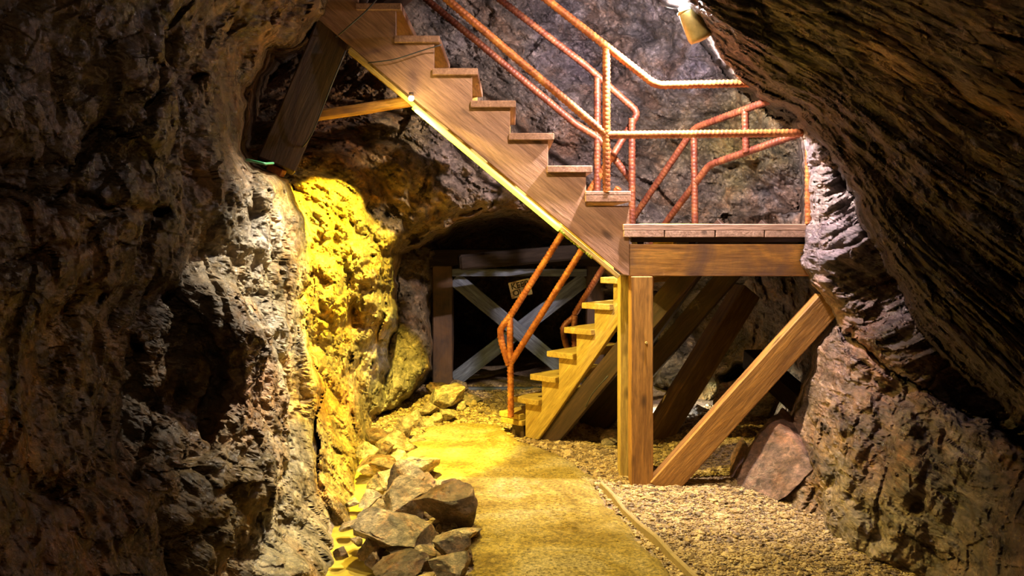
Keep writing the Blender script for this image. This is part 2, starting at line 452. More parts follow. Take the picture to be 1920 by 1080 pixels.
def dist_line(pl, X, Y):
    d = np.full(X.shape, 1e18)
    for (x0, y0), (x1, y1) in zip(pl, pl[1:]):
        ex, ey = x1 - x0, y1 - y0; t = np.clip(((X - x0) * ex + (Y - y0) * ey) / (ex * ex + ey * ey), 0, 1)
        d = np.minimum(d, (X - x0 - ex * t) ** 2 + (Y - y0 - ey * t) ** 2)
    return np.sqrt(d)

def axis(lo, a, b, hi, st, big):
    inner = np.arange(a, b + st, st); l = []; x = a; s = st
    while x > lo: s = min(big, s * 1.12); x -= s; l.append(x)
    r = []; x = inner[-1]; s = st
    while x < hi: s = min(big, s * 1.12); x += s; r.append(x)
    return np.concatenate([np.array(l[::-1]), inner, np.array(r)])
STEP = 2.6
ax = axis(-1600, -30, 1950, 3500, STEP, 45); ay = axis(-1400, -30, 1090, 1500, STEP, 45)
GX, GY = np.meshgrid(ax, ay); shp = GX.shape; X = GX.ravel(); Y = GY.ravel()
PX = np.stack([X / 60, Y / 60, X * 0], 1)
wx = fbm(PX, 4, 3) * 14 + fbm(PX * 3.3, 4, 13) * 7; wy = fbm(PX, 4, 9) * 14 + fbm(PX * 3.3, 4, 19) * 7; Xw = X + wx; Yw = Y + wy

POLY_LEFT = [(-2500, -2500), (640, -2500), (628, -60), (610, 30), (560, 80), (500, 95), (458, 180), (448, 290), (480, 318), (540, 338), (572, 420), (592, 480), (566, 560), (575, 640), (606, 720), (596, 820), (602, 930), (628, 1010), (630, 1100), (600, 2500), (-2500, 2500)]
CT_LEFT = [(-1600, 500, .8), (-800, 500, 1.25), (-300, 500, 1.75), (0, 100, 2.5), (0, 500, 2.25), (0, 800, 2.2), (0, 1080, 2.1), (200, 100, 3.1), (200, 600, 2.95), (200, 950, 2.8),
           (330, 300, 3.5), (300, 640, 3.7), (330, 800, 3.75), (330, 1050, 3.2), (450, 150, 4.4), (430, 400, 4.0), (450, 620, 4.0), (420, 900, 3.7), (520, 400, 4.6), (540, 600, 4.75), (580, 800, 4.9),
           (590, 960, 4.7), (590, 1080, 3.9), (450, 1080, 3.7), (600, 20, 5.2), (400, -400, 2.9), (-300, -500, 1.7), (-300, 1300, 1.5), (560, 1300, 3.5)]
POLY_BACK = [(300, -2500), (3000, -2500), (3000, 560), (1560, 540), (1300, 530), (1140, 540), (1125, 470), (1050, 430), (950, 398), (860, 415), (800, 452), (752, 478), (733, 520), (742, 600), (728, 660), (742, 720), (735, 745), (700, 775), (690, 850), (690, 1000), (640, 1300), (300, 1300)]
CT_BACK = [(450, 200, 8.6), (560, 120, 8.8), (540, 330, 6.2), (600, 400, 6.0), (600, 600, 5.9), (620, 800, 5.75), (650, 900, 5.6), (690, 760, 6.9), (620, 300, 6.6), (690, 450, 6.5), (720, 620, 6.9), (700, 250, 7.0), (800, 250, 7.2), (800, 380, 7.2),
           (950, 330, 7.6), (1000, 200, 8.0), (1150, 420, 7.9), (900, 60, 8.0), (1100, 100, 8.4), (1300, 150, 8.0), (1300, 380, 8.3), (1450, 350, 7.7), (1450, 220, 7.4), (1500, 480, 7.7), (1600, 300, 7.0), (1000, -200, 7.0), (1400, -300, 6.0), (600, -200, 6.6), (640, 1080, 4.6), (500, 1300, 3.6), (2400, 200, 6)]
POLY_PIL = [(690, 420), (800, 440), (835, 470), (822, 520), (806, 580), (812, 650), (806, 700), (775, 745), (730, 765), (680, 760)]
CT_PIL = [(700, 600, 7.9), (760, 500, 8.6), (800, 480, 8.9), (760, 620, 8.1), (810, 600, 8.7), (760, 740, 7.7), (720, 750, 7.6)]
POLY_UND = [(1195, 500), (1240, 640), (1235, 720), (1270, 755), (1340, 740), (1345, 700), (1390, 680), (1440, 700), (1470, 760), (1440, 800), (1360, 812), (1250, 830), (1180, 1200), (3000, 1200), (3000, 400), (1195, 400)]
CT_UND = [(1240, 600, 9.2), (1300, 760, 8.2), (1360, 780, 7.7), (1400, 700, 7.9), (1440, 780, 7.2), (1300, 560, 9.0), (1500, 560, 7.2), (1500, 750, 7.6), (1470, 900, 7.2), (1400, 850, 7.3), (1600, 700, 6.2), (1350, 640, 9.0)]
POLY_OVER = [(1170, -2500), (1225, -40), (1262, 2), (1318, 30), (1338, 70), (1352, 112), (1395, 150), (1448, 190), (1498, 212), (1530, 262), (1590, 330), (1625, 430), (1680, 540), (1760, 650), (1860, 740), (2000, 860), (2600, 1000), (4000, 1150), (4000, -2500)]
CT_OVER = [(1290, 0, 4.85), (1340, 60, 4.75), (1420, 160, 4.7), (1500, 225, 4.6), (1500, 80, 3.9), (1600, 250, 3.9), (1620, 380, 4.1), (1700, 400, 3.6), (1700, 540, 3.9), (1800, 600, 3.5), (1800, 100, 2.8), (1900, 300, 2.7), (1900, 600, 3.1), (1700, 0, 3.0),
            (1900, 0, 2.4), (1500, -300, 3.2), (2400, 200, 1.8), (2400, 800, 2.0), (3400, 400, 1.15), (1300, -400, 3.6), (2400, -500, 1.5)]
POLY_RIGHT = [(1490, 190), (1508, 290), (1512, 350), (1508, 410), (1505, 480), (1530, 530), (1556, 575), (1570, 620), (1700, 760), (2200, 1000), (2600, 900), (2600, 150)]
CT_RIGHT = [(1510, 230, 5.35), (1515, 350, 5.3), (1515, 480, 5.25), (1560, 580, 5.1), (1600, 350, 5.3), (1650, 560, 5.0), (1600, 450, 5.1), (1800, 700, 4.6), (2400, 500, 4.2), (1700, 660, 4.75)]
POLY_BOUL = [(1562, 602), (1600, 640), (1680, 690), (1780, 760), (1900, 830), (2400, 1000), (4000, 1300), (4000, 2500), (1760, 2500), (1700, 1100), (1600, 1062), (1500, 1020), (1432, 955), (1448, 895), (1470, 830), (1500, 760), (1524, 700), (1535, 650)]
CT_BOUL = [(1550, 640, 5.15), (1500, 800, 5.35), (1475, 930, 5.25), (1580, 900, 4.75), (1620, 1050, 4.35), (1650, 720, 4.75), (1720, 850, 4.2), (1700, 1000, 4.15), (1750, 1080, 4.0), (1850, 850, 3.9), (1900, 1050, 3.3), (2400, 1000, 2.0), (2000, 1300, 2.6), (3400, 1400, 1.2)]

def rounded(poly, r, amt, k=0.12, cap=40):
    s = sdf(poly, Xw, Yw); e = np.clip(1 + s / r, 0, 1)
    return np.where(s < 0, amt * (1 - np.sqrt(1 - e * e * 0.98)), amt * 0.86 + s * k), s

layers = []
D_left = tps(CT_LEFT, X, Y); o, s_left = rounded(POLY_LEFT, 60, 0.45); D_left = D_left + o
D_back = tps(CT_BACK, X, Y); o, s_back = rounded(POLY_BACK, 45, 0.5); D_back = D_back + o
D_pil = tps(CT_PIL, X, Y); o, _ = rounded(POLY_PIL, 25, 0.4); D_pil = D_pil + o
D_und = tps(CT_UND, X, Y); o, _ = rounded(POLY_UND, 12, 0.1, 0.08); D_und = D_und + o
D_right = tps(CT_RIGHT, X, Y); o, s_right = rounded(POLY_RIGHT, 50, 0.45); D_right = D_right + o
D_over = tps(CT_OVER, X, Y); o, s_over = rounded(POLY_OVER, 45, 0.35); D_over = D_over + o
D_boul = tps(CT_BOUL, X, Y); o, s_boul = rounded(POLY_BOUL, 40, 0.28); D_boul = D_boul + o
D_ceil = np.where(Y < HY - 20, (3.7 - EYE) * F / np.maximum(HY - Y, 1e-3), 99)
D_tun = np.full(X.shape, 12.5)

# large forms of the left wall: fissures, ledges and the hollow behind the ridge
def groove(D, pl, wdt, dep, side=None): 
    return D + dep * 0.38 * np.exp(-(dist_line(pl, Xw + wy * .6, Yw - wx * .6) / (wdt * 1.25)) ** 2)
for pl, wd, dp in [([(0, 305), (90, 330), (160, 310), (220, 250), (270, 130)], 9, .18), ([(60, 300), (150, 305), (225, 200), (330, 160), (400, 140)], 8, .2), ([(0, 350), (140, 360), (240, 390), (330, 400)], 12, .25),
                   ([(130, 380), (200, 200), (240, 140)], 9, .16), ([(125, 720), (150, 620), (210, 560)], 16, .3), ([(255, 640), (262, 760), (280, 900)], 16, .45), ([(355, 560), (370, 700), (345, 850)], 20, .4), ([(310, 400), (300, 560), (262, 650)], 12, .2),
                   ([(250, 900), (130, 950), (60, 900)], 14, .22), ([(470, 780), (420, 980), (330, 1040)], 7, .15), ([(340, 60), (350, 130), (300, 90)], 20, .4), ([(390, 140), (370, 190), (350, 280)], 16, .35),
                   ([(0, 520), (100, 490), (200, 450), (225, 420)], 8, .15), ([(500, 500), (470, 600), (440, 560)], 9, .15), ([(430, 250), (470, 380)], 12, .15), ([(400, 560), (410, 700), (400, 820)], 8, .12)]:
    D_left = groove(D_left, pl, wd, dp)
for pl, wd, dp in [([(640, 400), (600, 520), (590, 640)], 10, .2), ([(690, 480), (660, 600), (650, 700)], 9, .2), ([(715, 400), (700, 395)], 9, .3), ([(600, 700), (640, 760), (630, 850)], 10, .25),
                   ([(1100, 150), (1190, 300), (1290, 340), (1390, 330)], 8, .2), ([(1420, 200), (1410, 330), (1500, 420)], 9, .25), ([(1340, 330), (1470, 300)], 6, .2), ([(820, 340), (950, 320), (1060, 350)], 9, .2)]:
    D_back = groove(D_back, pl, wd, dp)
for pl, wd, dp in [([(1330, 60), (1500, 150), (1700, 330), (1900, 430)], 12, .18), ([(1450, 200), (1600, 290), (1750, 420), (1900, 520)], 14, .22), ([(1400, 20), (1600, 110), (1900, 260)], 12, .15), ([(1510, 240), (1620, 380), (1640, 520), (1700, 620)], 26, .35), ([(1545, 300), (1560, 450), (1600, 560)], 12, .2), ([(1380, 110), (1560, 240), (1900, 400)], 7, .12)]:
    D_over = groove(D_over, pl, wd, dp)
for pl, wd, dp in [([(1600, 690), (1700, 760), (1740, 900)], 9, .12), ([(1640, 820), (1590, 930), (1640, 1010)], 9, .14), ([(1740, 760), (1720, 850), (1700, 960)], 14, .15)]:
    D_boul = groove(D_boul, pl, wd, dp)

stack = np.stack([D_left, D_back, D_pil, D_und, D_right, D_boul, D_ceil, D_tun, D_over])
LI = np.argmin(stack, 0); D = stack.min(0)
def rotm(rx, ry, rz): return np.array(Matrix(((1, 0, 0), (0, 1, 0), (0, 0, 1))).to_3x3() @ (Matrix.Rotation(rz, 3, 'Z') @ Matrix.Rotation(ry, 3, 'Y') @ Matrix.Rotation(rx, 3, 'X')))
DX = (X - CX) / F; DZ = (HY - Y) / F
P = np.stack([DX * D, D, EYE + DZ * D], 1)
#            rot              stretch          cell sizes          amps
PAR = {0: ((0.2, 0.6, 0.3), (1.1, 1.0, 1.0), (0.60, 0.25, 0.10), (0.24, 0.11, 0.04), .035),
       1: ((0.0, 0.5, 0.3), (0.9, 1.0, 1.4), (0.62, 0.24, 0.09), (0.30, 0.16, 0.05), .05),
       2: ((0.0, 0.2, 0.0), (1.0, 1.0, 1.0), (0.50, 0.22, 0.09), (0.14, 0.06, 0.02), .04),
       3: ((0.0, 0.4, 0.0), (1.0, 1.0, 1.0), (0.40, 0.17, 0.08), (0.15, 0.08, 0.03), .04),
       4: ((0.0, -0.52, 0.2), (0.4, 0.8, 2.3), (0.60, 0.26, 0.10), (0.14, 0.075, 0.028), .04),
       5: ((0.1, -0.8, 0.2), (0.8, 1.0, 1.5), (0.60, 0.3, 0.12), (0.20, 0.10, 0.03), .035),
       8: ((0.48, 0, 0), (0.45, 0.5, 2.4), (0.60, 0.28, 0.11), (0.13, 0.07, 0.026), .06),
       6: ((0, 0, 0), (1, 1, 1), (0.8, 0.3, 0.1), (0.25, 0.1, 0.03), .05),
       7: ((0, 0, 0), (1, 1, 1), (0.9, 0.4, 0.2), (0.3, 0.15, 0.05), .05)}
dD = np.zeros(len(D))
for k, (rt, st, cs, am, fa) in PAR.items():
    m = LI == k
    if not m.any(): continue
    Q = P[m] @ rotm(*rt) * np.array(st)
    wq = np.stack([fbm(Q * 1.6, 3, 40 + j) for j in range(3)], 1)
    v = 0
    for j, (c, a) in enumerate(zip(cs, am)):
        fv, ed = facet((Q + wq * min(0.09, c * 0.4)) / c, 100 * j + k)
        v = v + a * (0.12 if j < 2 else 0.3) * fv + a * 0.95 * chunk((Q + wq * 0.05) / (c * 1.15), 400 + 10 * j + k)
    for cc, aa in ((0.11, .034), (0.05, .017), (0.026, .009)): v = v + aa * (0.7 if k == 0 else 0.8 if k == 5 else 1.1) * chunk((Q + wq * 0.03) / cc, 700 + int(cc * 1000) + k, 1.5, 0.7)
    v = v + 0.012 * fbm(Q * 16, 5, 90 + k, 0.7)
    zs = Q[:, 2] / st[2] / 0.15 + wq[:, 0] * 1.3; zs2 = Q[:, 2] / st[2] / 0.05 + wq[:, 1] * 1.5
    sw = {8: 1.3, 4: 0.4, 5: 0.35}.get(k, 0.18)
    v = v + sw * fa * 1.0 * (zs - np.floor(zs)) + sw * fa * 0.45 * (zs2 - np.floor(zs2)) - fa * 0.35 * ridged(Q * 9, 4, 70 + k) + fa * 1.6 * fbm(Q * 0.9, 3, 50 + k)
    # nearer rock is seen larger: scale the relief a little with distance
    dD[m] = v * np.clip(0.45 + D[m] * 0.11, 0.5, 1.3)
D2 = D + dD
# push the relief in across the face of each wall, not just away along the view
PUSH = {0: (-0.80, 0.60, 0.0), 5: (0.62, 0.75, -0.1)}; SE = {0: s_left, 5: s_boul}
P0 = np.stack([DX * D, D, EYE + DZ * D], 1); P = np.stack([DX * D2, D2, EYE + DZ * D2], 1)
for k, dv_ in PUSH.items():
    m = LI == k; dv_ = np.array(dv_) / np.linalg.norm(dv_)
    e_ = np.clip(-SE[k][m] / 45, 0, 1)[:, None]; e_ = e_ * e_ * (3 - 2 * e_)
    P[m] = P[m] * (1 - e_) + e_ * (P0[m] + dD[m][:, None] * dv_ * 1.05)

# mineral colours of the rock (measured hues), blended between sample points on the walls
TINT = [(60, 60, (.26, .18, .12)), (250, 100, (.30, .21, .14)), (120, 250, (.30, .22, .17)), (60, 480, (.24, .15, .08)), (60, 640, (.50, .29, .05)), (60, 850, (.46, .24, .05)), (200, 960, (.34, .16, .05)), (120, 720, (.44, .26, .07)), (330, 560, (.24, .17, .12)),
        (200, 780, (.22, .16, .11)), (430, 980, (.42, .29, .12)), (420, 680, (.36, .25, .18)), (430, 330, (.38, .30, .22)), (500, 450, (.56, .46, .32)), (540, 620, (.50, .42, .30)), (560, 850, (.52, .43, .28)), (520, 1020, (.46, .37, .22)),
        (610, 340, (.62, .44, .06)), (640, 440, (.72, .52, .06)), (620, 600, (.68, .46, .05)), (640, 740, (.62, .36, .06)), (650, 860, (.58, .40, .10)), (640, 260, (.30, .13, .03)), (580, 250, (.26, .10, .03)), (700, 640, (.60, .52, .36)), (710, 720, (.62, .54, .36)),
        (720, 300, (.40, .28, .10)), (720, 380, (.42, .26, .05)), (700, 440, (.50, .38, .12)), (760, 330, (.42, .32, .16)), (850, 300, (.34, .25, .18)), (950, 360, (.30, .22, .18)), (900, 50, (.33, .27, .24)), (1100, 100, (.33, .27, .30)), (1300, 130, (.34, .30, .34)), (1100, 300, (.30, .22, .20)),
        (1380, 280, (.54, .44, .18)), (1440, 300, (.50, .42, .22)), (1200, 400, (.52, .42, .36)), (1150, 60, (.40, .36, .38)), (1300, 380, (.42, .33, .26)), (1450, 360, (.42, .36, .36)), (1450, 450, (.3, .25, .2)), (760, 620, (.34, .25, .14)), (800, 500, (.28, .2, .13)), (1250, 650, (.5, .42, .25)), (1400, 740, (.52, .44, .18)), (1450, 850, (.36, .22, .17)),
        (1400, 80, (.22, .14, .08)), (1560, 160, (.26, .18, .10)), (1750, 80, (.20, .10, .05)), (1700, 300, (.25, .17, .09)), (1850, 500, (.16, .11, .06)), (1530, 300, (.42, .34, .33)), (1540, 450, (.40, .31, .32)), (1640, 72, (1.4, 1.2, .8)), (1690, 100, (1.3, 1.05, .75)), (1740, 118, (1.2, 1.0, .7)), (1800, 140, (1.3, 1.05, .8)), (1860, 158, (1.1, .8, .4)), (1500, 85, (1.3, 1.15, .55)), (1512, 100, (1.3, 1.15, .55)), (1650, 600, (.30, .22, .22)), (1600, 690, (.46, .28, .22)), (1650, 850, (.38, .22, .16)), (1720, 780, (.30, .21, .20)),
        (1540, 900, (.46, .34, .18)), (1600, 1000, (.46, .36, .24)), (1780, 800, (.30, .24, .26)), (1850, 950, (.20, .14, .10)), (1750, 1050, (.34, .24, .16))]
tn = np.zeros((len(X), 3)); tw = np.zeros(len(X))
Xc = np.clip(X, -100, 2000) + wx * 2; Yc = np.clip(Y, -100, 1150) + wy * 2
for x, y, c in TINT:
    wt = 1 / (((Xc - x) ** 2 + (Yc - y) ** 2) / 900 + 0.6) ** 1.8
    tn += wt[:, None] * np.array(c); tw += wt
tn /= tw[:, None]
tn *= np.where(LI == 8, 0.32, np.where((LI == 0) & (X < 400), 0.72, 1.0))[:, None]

nx = shp[1]; ny = shp[0]
ii = (np.arange(ny - 1)[:, None] * nx + np.arange(nx - 1)).ravel()
quads = np.stack([ii, ii + nx, ii + nx + 1, ii + 1], 1)
fl = LI[quads].min(1)
def shell(name, ks, m):
    q = quads[np.isin(fl, ks)]
    # drop what lies well below the floor
    q = q[P[q][:, :, 2].max(1) > -0.6]
    u, inv = np.unique(q, return_inverse=True)
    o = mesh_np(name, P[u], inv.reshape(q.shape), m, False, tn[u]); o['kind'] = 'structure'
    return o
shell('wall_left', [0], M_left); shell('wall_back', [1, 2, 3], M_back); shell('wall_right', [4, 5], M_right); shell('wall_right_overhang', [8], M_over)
shell('ceiling', [6], M_ceil); shell('wall_tunnel', [7], M_tunnel)

# ------------------------------------------------------------------ floor, path, stream
PATH = [ground(*p) for p in [(905, 1180), (893, 1080), (880, 1000), (850, 930), (800, 880), (765, 850), (768, 832), (800, 812), (800, 800), (870, 793), (935, 797), (945, 812), (960, 822), (1010, 838), (1065, 862), (1105, 890), (1118, 925), (1165, 975), (1225, 1045), (1255, 1085), (1320, 1180)]]
STREAM = [ground(*p) for p in [(560, 1180), (610, 1080), (640, 980), (662, 900), (672, 840), (680, 800), (700, 800), (694, 850), (704, 900), (700, 960), (680, 1040), (690, 1080), (690, 1180)]]
def inside(poly, x, y): return sdf([(p.x, p.y) for p in poly], x, y)
fx = np.arange(-3.0, 4.2, 0.03); fy = np.concatenate([np.arange(0.2, 9.5, 0.03), np.arange(9.5, 14, 0.12)])
FX, FY = np.meshgrid(fx, fy); a = FX.ravel(); b = FY.ravel()
Z = fbm(np.stack([a * 2.2, b * 2.2, a * 0], 1), 4, 5) * 0.03 + fbm(np.stack([a * 14, b * 14, a * 0], 1), 3, 6) * 0.008
sp = inside(PATH, a, b); ss = inside(STREAM, a, b)
Z = np.where(sp < 0.02, -0.03, Z * np.clip(sp / 0.25, 0.2, 1) - 0.008)
Z = Z - 0.14 * np.clip(1 - np.clip(ss, 0, 1) / 0.07, 0, 1)
hump = 0.16 * np.exp(-(((a - 1.75) / 0.5) ** 2 + ((b - 7.3) / 0.7) ** 2)) + 0.08 * np.exp(-(((a - 1.6) / 0.3) ** 2 + ((b - 6.3) / 0.25) ** 2))
Z = Z + hump
FV = np.stack([a, b, Z], 1); n = len(fx); jj = (np.arange(len(fy) - 1)[:, None] * n + np.arange(n - 1)).ravel()
o = mesh_np('floor', FV, np.stack([jj, jj + 1, jj + n + 1, jj + n], 1), M_ground, True); o['kind'] = 'structure'
def floor_z(x, y): return float(FV[np.argmin((a - x) ** 2 + (b - y) ** 2), 2])

px_ = np.arange(-0.8, 1.4, 0.025); py_ = np.arange(2.5, 7.6, 0.025); U, V2 = np.meshgrid(px_, py_); u = U.ravel(); v = V2.ravel()
s_ = inside(PATH, u + fbm(np.stack([u * 6, v * 6, u * 0], 1), 3, 8) * 0.05, v)
zz = np.where(s_ < 0, 0.012 * np.clip(-s_ / 0.05, 0, 1), s_ * -0.8) + fbm(np.stack([u * 2, v * 2, u * 0], 1), 4, 2) * 0.006
n = len(px_); jj = (np.arange(len(py_) - 1)[:, None] * n + np.arange(n - 1)).ravel(); q = np.stack([jj, jj + 1, jj + n + 1, jj + n], 1)
q = q[s_[q].max(1) < 0.05]; uq, inv = np.unique(q, return_inverse=True)
o = mesh_np('path', np.stack([u, v, zz], 1)[uq], inv.reshape(q.shape), M_path, True); o['kind'] = 'structure'

bm = bmesh.new(); f = bm.faces.new([bm.verts.new((p.x + (-.12 if i < 6 else 0.06), p.y, -0.055)) for i, p in enumerate(STREAM)]); bmesh.ops.triangulate(bm, faces=[f])
o = link('stream', bm_mesh(bm), M_water); tag(o, 'narrow shallow yellow stream running along the foot of the left wall', 'stream', kind='stuff')

# kerb strip along the right side of the path
kp = [ground(*p) for p in [(1128, 914), (1150, 938), (1172, 963), (1200, 992), (1232, 1020), (1262, 1048), (1290, 1078), (1340, 1130)]]
bm = bmesh.new(); prev = None
for i, p in enumerate(kp):
    t = (kp[min(i + 1, len(kp) - 1)] - kp[max(i - 1, 0)]).normalized(); s = Vector((t.y, -t.x, 0)) * 0.012
    hgt = 0.035 + 0.008 * math.sin(i * 2.1)
    ring = [bm.verts.new(p + s * k + Vector((0, 0, h))) for k, h in ((-1, -.03), (-1, hgt - .006), (-.6, hgt), (.6, hgt), (1, hgt - .006), (1, -.03))]
    if prev:
        for k in range(5): bm.faces.new((prev[k], prev[k + 1], ring[k + 1], ring[k]))
    else: bm.faces.new(ring)
    prev = ring
o = link('edging_strip', bm_mesh(bm), M_edge); tag(o, 'thin curved edging strip between path and gravel at the right', 'edging')

# pebbles
def pebbles(name, n, xr, yr, rr, label, keep, zoff=0.0, seed=3):
    R = np.random.RandomState(seed); bm = bmesh.new(); bmesh.ops.create_icosphere(bm, subdivisions=1, radius=1)
    bv = np.array([v.co[:] for v in bm.verts]); bf = np.array([[v.index for v in f.verts] for f in bm.faces]); bm.free()
    x = R.uniform(*xr, n); y = yr[0] + (yr[1] - yr[0]) * R.uniform(0, 1, n) ** 1.3
    k = keep(x, y); x = x[k]; y = y[k]; n = len(x)
    ix = np.clip(((x - fx[0]) / 0.03).round().astype(int), 0, len(fx) - 1); iy = np.clip(((y - fy[0]) / 0.03).round().astype(int), 0, len(fy) - 1)
    z = FV[iy * len(fx) + ix, 2]
    r = R.uniform(rr[0], rr[1], n) * (1 + 1.2 * (R.uniform(0, 1, n) > 0.96))
    sc_ = np.stack([R.uniform(.8, 1.4, n), R.uniform(.8, 1.4, n), R.uniform(.45, .8, n)], 1) * r[:, None]
    A = R.uniform(0, 6.28, n); ca, sa = np.cos(A), np.sin(A)
    W = bv[None] * sc_[:, None, :] * (1 + R.uniform(-.22, .22, (n, len(bv), 1)))
    Wx = W[:, :, 0] * ca[:, None] - W[:, :, 1] * sa[:, None]; Wy = W[:, :, 0] * sa[:, None] + W[:, :, 1] * ca[:, None]
    VV = np.stack([Wx + x[:, None], Wy + y[:, None], W[:, :, 2] + (z + r * 0.25 + zoff)[:, None]], 2).reshape(-1, 3)
    FF = (bf[None] + (np.arange(n) * len(bv))[:, None, None]).reshape(-1, 3)
    o = mesh_np(name, VV, FF, M_peb); tag(o, label, 'gravel', kind='stuff'); return o
pebbles('gravel', 50000, (0.15, 2.3), (3.6, 7.6), (0.005, 0.0105), 'loose gravel spread right of the path and under the wooden landing', lambda x, y: (inside(PATH, x, y) > 0.0) & (np.abs(x) < y * .56) & (x < 0.9 + 0.32 * y))
pebbles('gravel', 9000, (-1.2, 0.6), (6.2, 9.3), (0.007, 0.016), 'loose gravel beyond the path end toward the boarded tunnel', lambda x, y: (inside(PATH, x, y) > 0.0) & (inside(STREAM, x, y) > 0.05), seed=5)
pebbles('gravel', 3000, (-0.75, -0.05), (3.5, 7.0), (0.006, 0.013), 'thin scatter of gravel between the stone kerb and path', lambda x, y: (inside(PATH, x, y) > -0.05) & (inside(STREAM, x, y) > 0.03), seed=6)

# ------------------------------------------------------------------ upper flight
S0 = 5.67; SC = F / S0      # pixels per metre in the plane of the near stringer
def up_pt(px, py, d=S0): 
    """a point given by its place in the near stringer's plane, moved to depth d"""
    p = at(px, py, S0); return Vector((p.x, d, p.z))
st = thing('upper_staircase', up_pt(1168, 515), 'upper wooden staircase with sawtooth stringer climbing left from the landing', 'staircase')
tr = [(1097, 361)] + [(1025 - 71.3 * k, 311 - 60.7 * k) for k in range(8)]
def stringer_outline():
    pts = [(1180, 517), (1180, 386), (1097 + 71, 386)]
    for i, (x, y) in enumerate(tr):
        rx = x + 74; yb = y + 13 if i else y + 24
        pts.append((rx if i else x + 71, yb))
        nxt = tr[i + 1][0] + 74 if i + 1 < len(tr) else x
        pts.append((nxt, yb))
    pts.append((tr[-1][0] - 60, tr[-1][1] + 13))
    xe = tr[-1][0] - 60
    pts.append((xe, 515 - (1168 - xe) * 0.838)); pts.append((1168, 515))
    out = []
    for p in pts:
        if not out or (abs(p[0] - out[-1][0]) + abs(p[1] - out[-1][1])) > 1.5: out.append(p)
    return out
so = stringer_outline()
sl = Vector((1, 0, -0.838)).normalized(); sn = Vector((0.838, 0, 1)).normalized()
for dep, nm in ((S0, 'stringer'), (S0 + 0.86, 'stringer')):
    org = up_pt(1180, 517, dep + 0.045)
    loc = []
    for p in so:
        r = up_pt(p[0], p[1]) - up_pt(1180, 517); loc.append((r.dot(sl), r.dot(sn)))
    prism(nm, loc, 0.045, org, sl, sn, M_wood if dep == S0 else M_woody, st, 0.003)   # xdir x ydir points to -y; far stringer coloured as lamplit
for i, (x, y) in enumerate(tr):
    cxp = x + 42.5; 
    c = up_pt(cxp, y + 6.5 + (5 if i == 0 else 0))
    t = beam('tread', (c.x, S0 - 0.03, c.z), (c.x, S0 + 0.93, c.z), 85 / SC, 0.043, M_wood, st, bev=0.004)
    if i == 0: beam('tread_strip', (c.x, S0 - 0.03, c.z + .034), (c.x, S0 + 0.93, c.z + .034), 85 / SC, 0.024, M_deck, st, bev=0.003)
# batten under the stringer
q0 = up_pt(1160, 515); q1 = up_pt(655, 92)
off = Vector((0, 0.02, -0.014))
bat = beam('batten', q0 + off, q1 + off, 0.085, 0.028, M_woody, st, bev=0.003)
edge_glow = rod('lit_edge_glow', [q1.lerp(q0, 0.24) + off + Vector((0, -0.045, -0.012)), q1.lerp(q0, 0.78) + off + Vector((0, -0.045, -0.012))], 0.018, plain('glowing_strip', (.8, .8, .1), .5, emit=(0.93, 1.0, 0.08), es=2.6), st, rebar=False, sides=8)  # emissive strip added in place of the stringer edge lit by the lamp
edge_glow['label'] = 'added glowing strip for the lamplit edge below the stringer'
# moss hanging from the batten
bm = bmesh.new(); R = random.Random(5)
for k in range(420):
    t = R.uniform(0.28, 0.98) ; p = q1.lerp(q0, t * 0.82 + 0.1) + Vector((0, R.uniform(-.02, .05), -0.03))
    r = R.uniform(.004, .011) * (1.2 - 0.6 * abs(t - .5)); vs = bmesh.ops.create_icosphere(bm, subdivisions=1, radius=r)['verts']
    for v_ in vs: v_.co = Vector((v_.co.x * 1.2, v_.co.y, v_.co.z * R.uniform(.8, 1.6))) + p
o = link('moss', bm_mesh(bm), M_moss, None, bat); o['kind'] = 'stuff'; o['label'] = 'ragged yellow-green moss under the stringer'

# ------------------------------------------------------------------ landing
ld = thing('landing', up_pt(1180, 518), 'wooden landing deck on a heavy front beam against the right rock', 'platform')
edges = [1168, 1245, 1340, 1432, 1526, 1620, 1714]
def back_y(X_):   # the landing narrows where the lower flight comes up
    return 8.0 if X_ > 1.34 else 6.05 + max(0, (X_ - 0.80)) * 1.25
for k in range(len(edges) - 1):
    x0 = (edges[k] + 1 - CX) / SC; x1 = (edges[k + 1] - 1 - CX) / SC; zt = EYE + (HY - 432) / SC
    b0, b1 = back_y(x0), back_y(x1)
    pts = [(S0 - 0.02, -x0), (b0, -x0), (b1, -x1), (S0 - 0.02, -x1)]
    prism('deck_plank', [(p[0], p[1]) for p in pts], 0.043, (0, 0, zt - 0.043 + R.uniform(-.002, .002)), (0, 1, 0), (-1, 0, 0), M_deck, ld, 0.003)
z_t = EYE + (HY - 426) / SC
beam('toe_board', (0.693, S0 + 0.03, z_t), (2.45, S0 + 0.03, z_t), 0.10, 0.040, M_deck, ld, bev=0.004)
beam('front_beam', ((1181 - CX) / SC, S0 + 0.06, EYE - 58 / SC), (2.5, S0 + 0.06, EYE - 58 / SC), 0.10, 0.200, M_beam, ld, bev=0.005)
for k, x in enumerate((0.82, 1.15, 1.5, 1.85, 2.2)):
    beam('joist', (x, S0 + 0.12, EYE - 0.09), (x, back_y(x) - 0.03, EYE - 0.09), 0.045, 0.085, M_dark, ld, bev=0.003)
beam('gap_shade', ((1185 - CX) / SC, S0 + 0.05, EYE - 0.066), (2.4, S0 + 0.05, EYE - 0.066), 0.05, 0.03, M_dark, ld, bev=0.002)  # dark strip standing in for the joist shadow under the planks
beam('rear_beam', (1.45, 6.98, EYE - 0.21), (2.7, 7.9, EYE - 0.21), 0.1, 0.18, M_dark, ld)
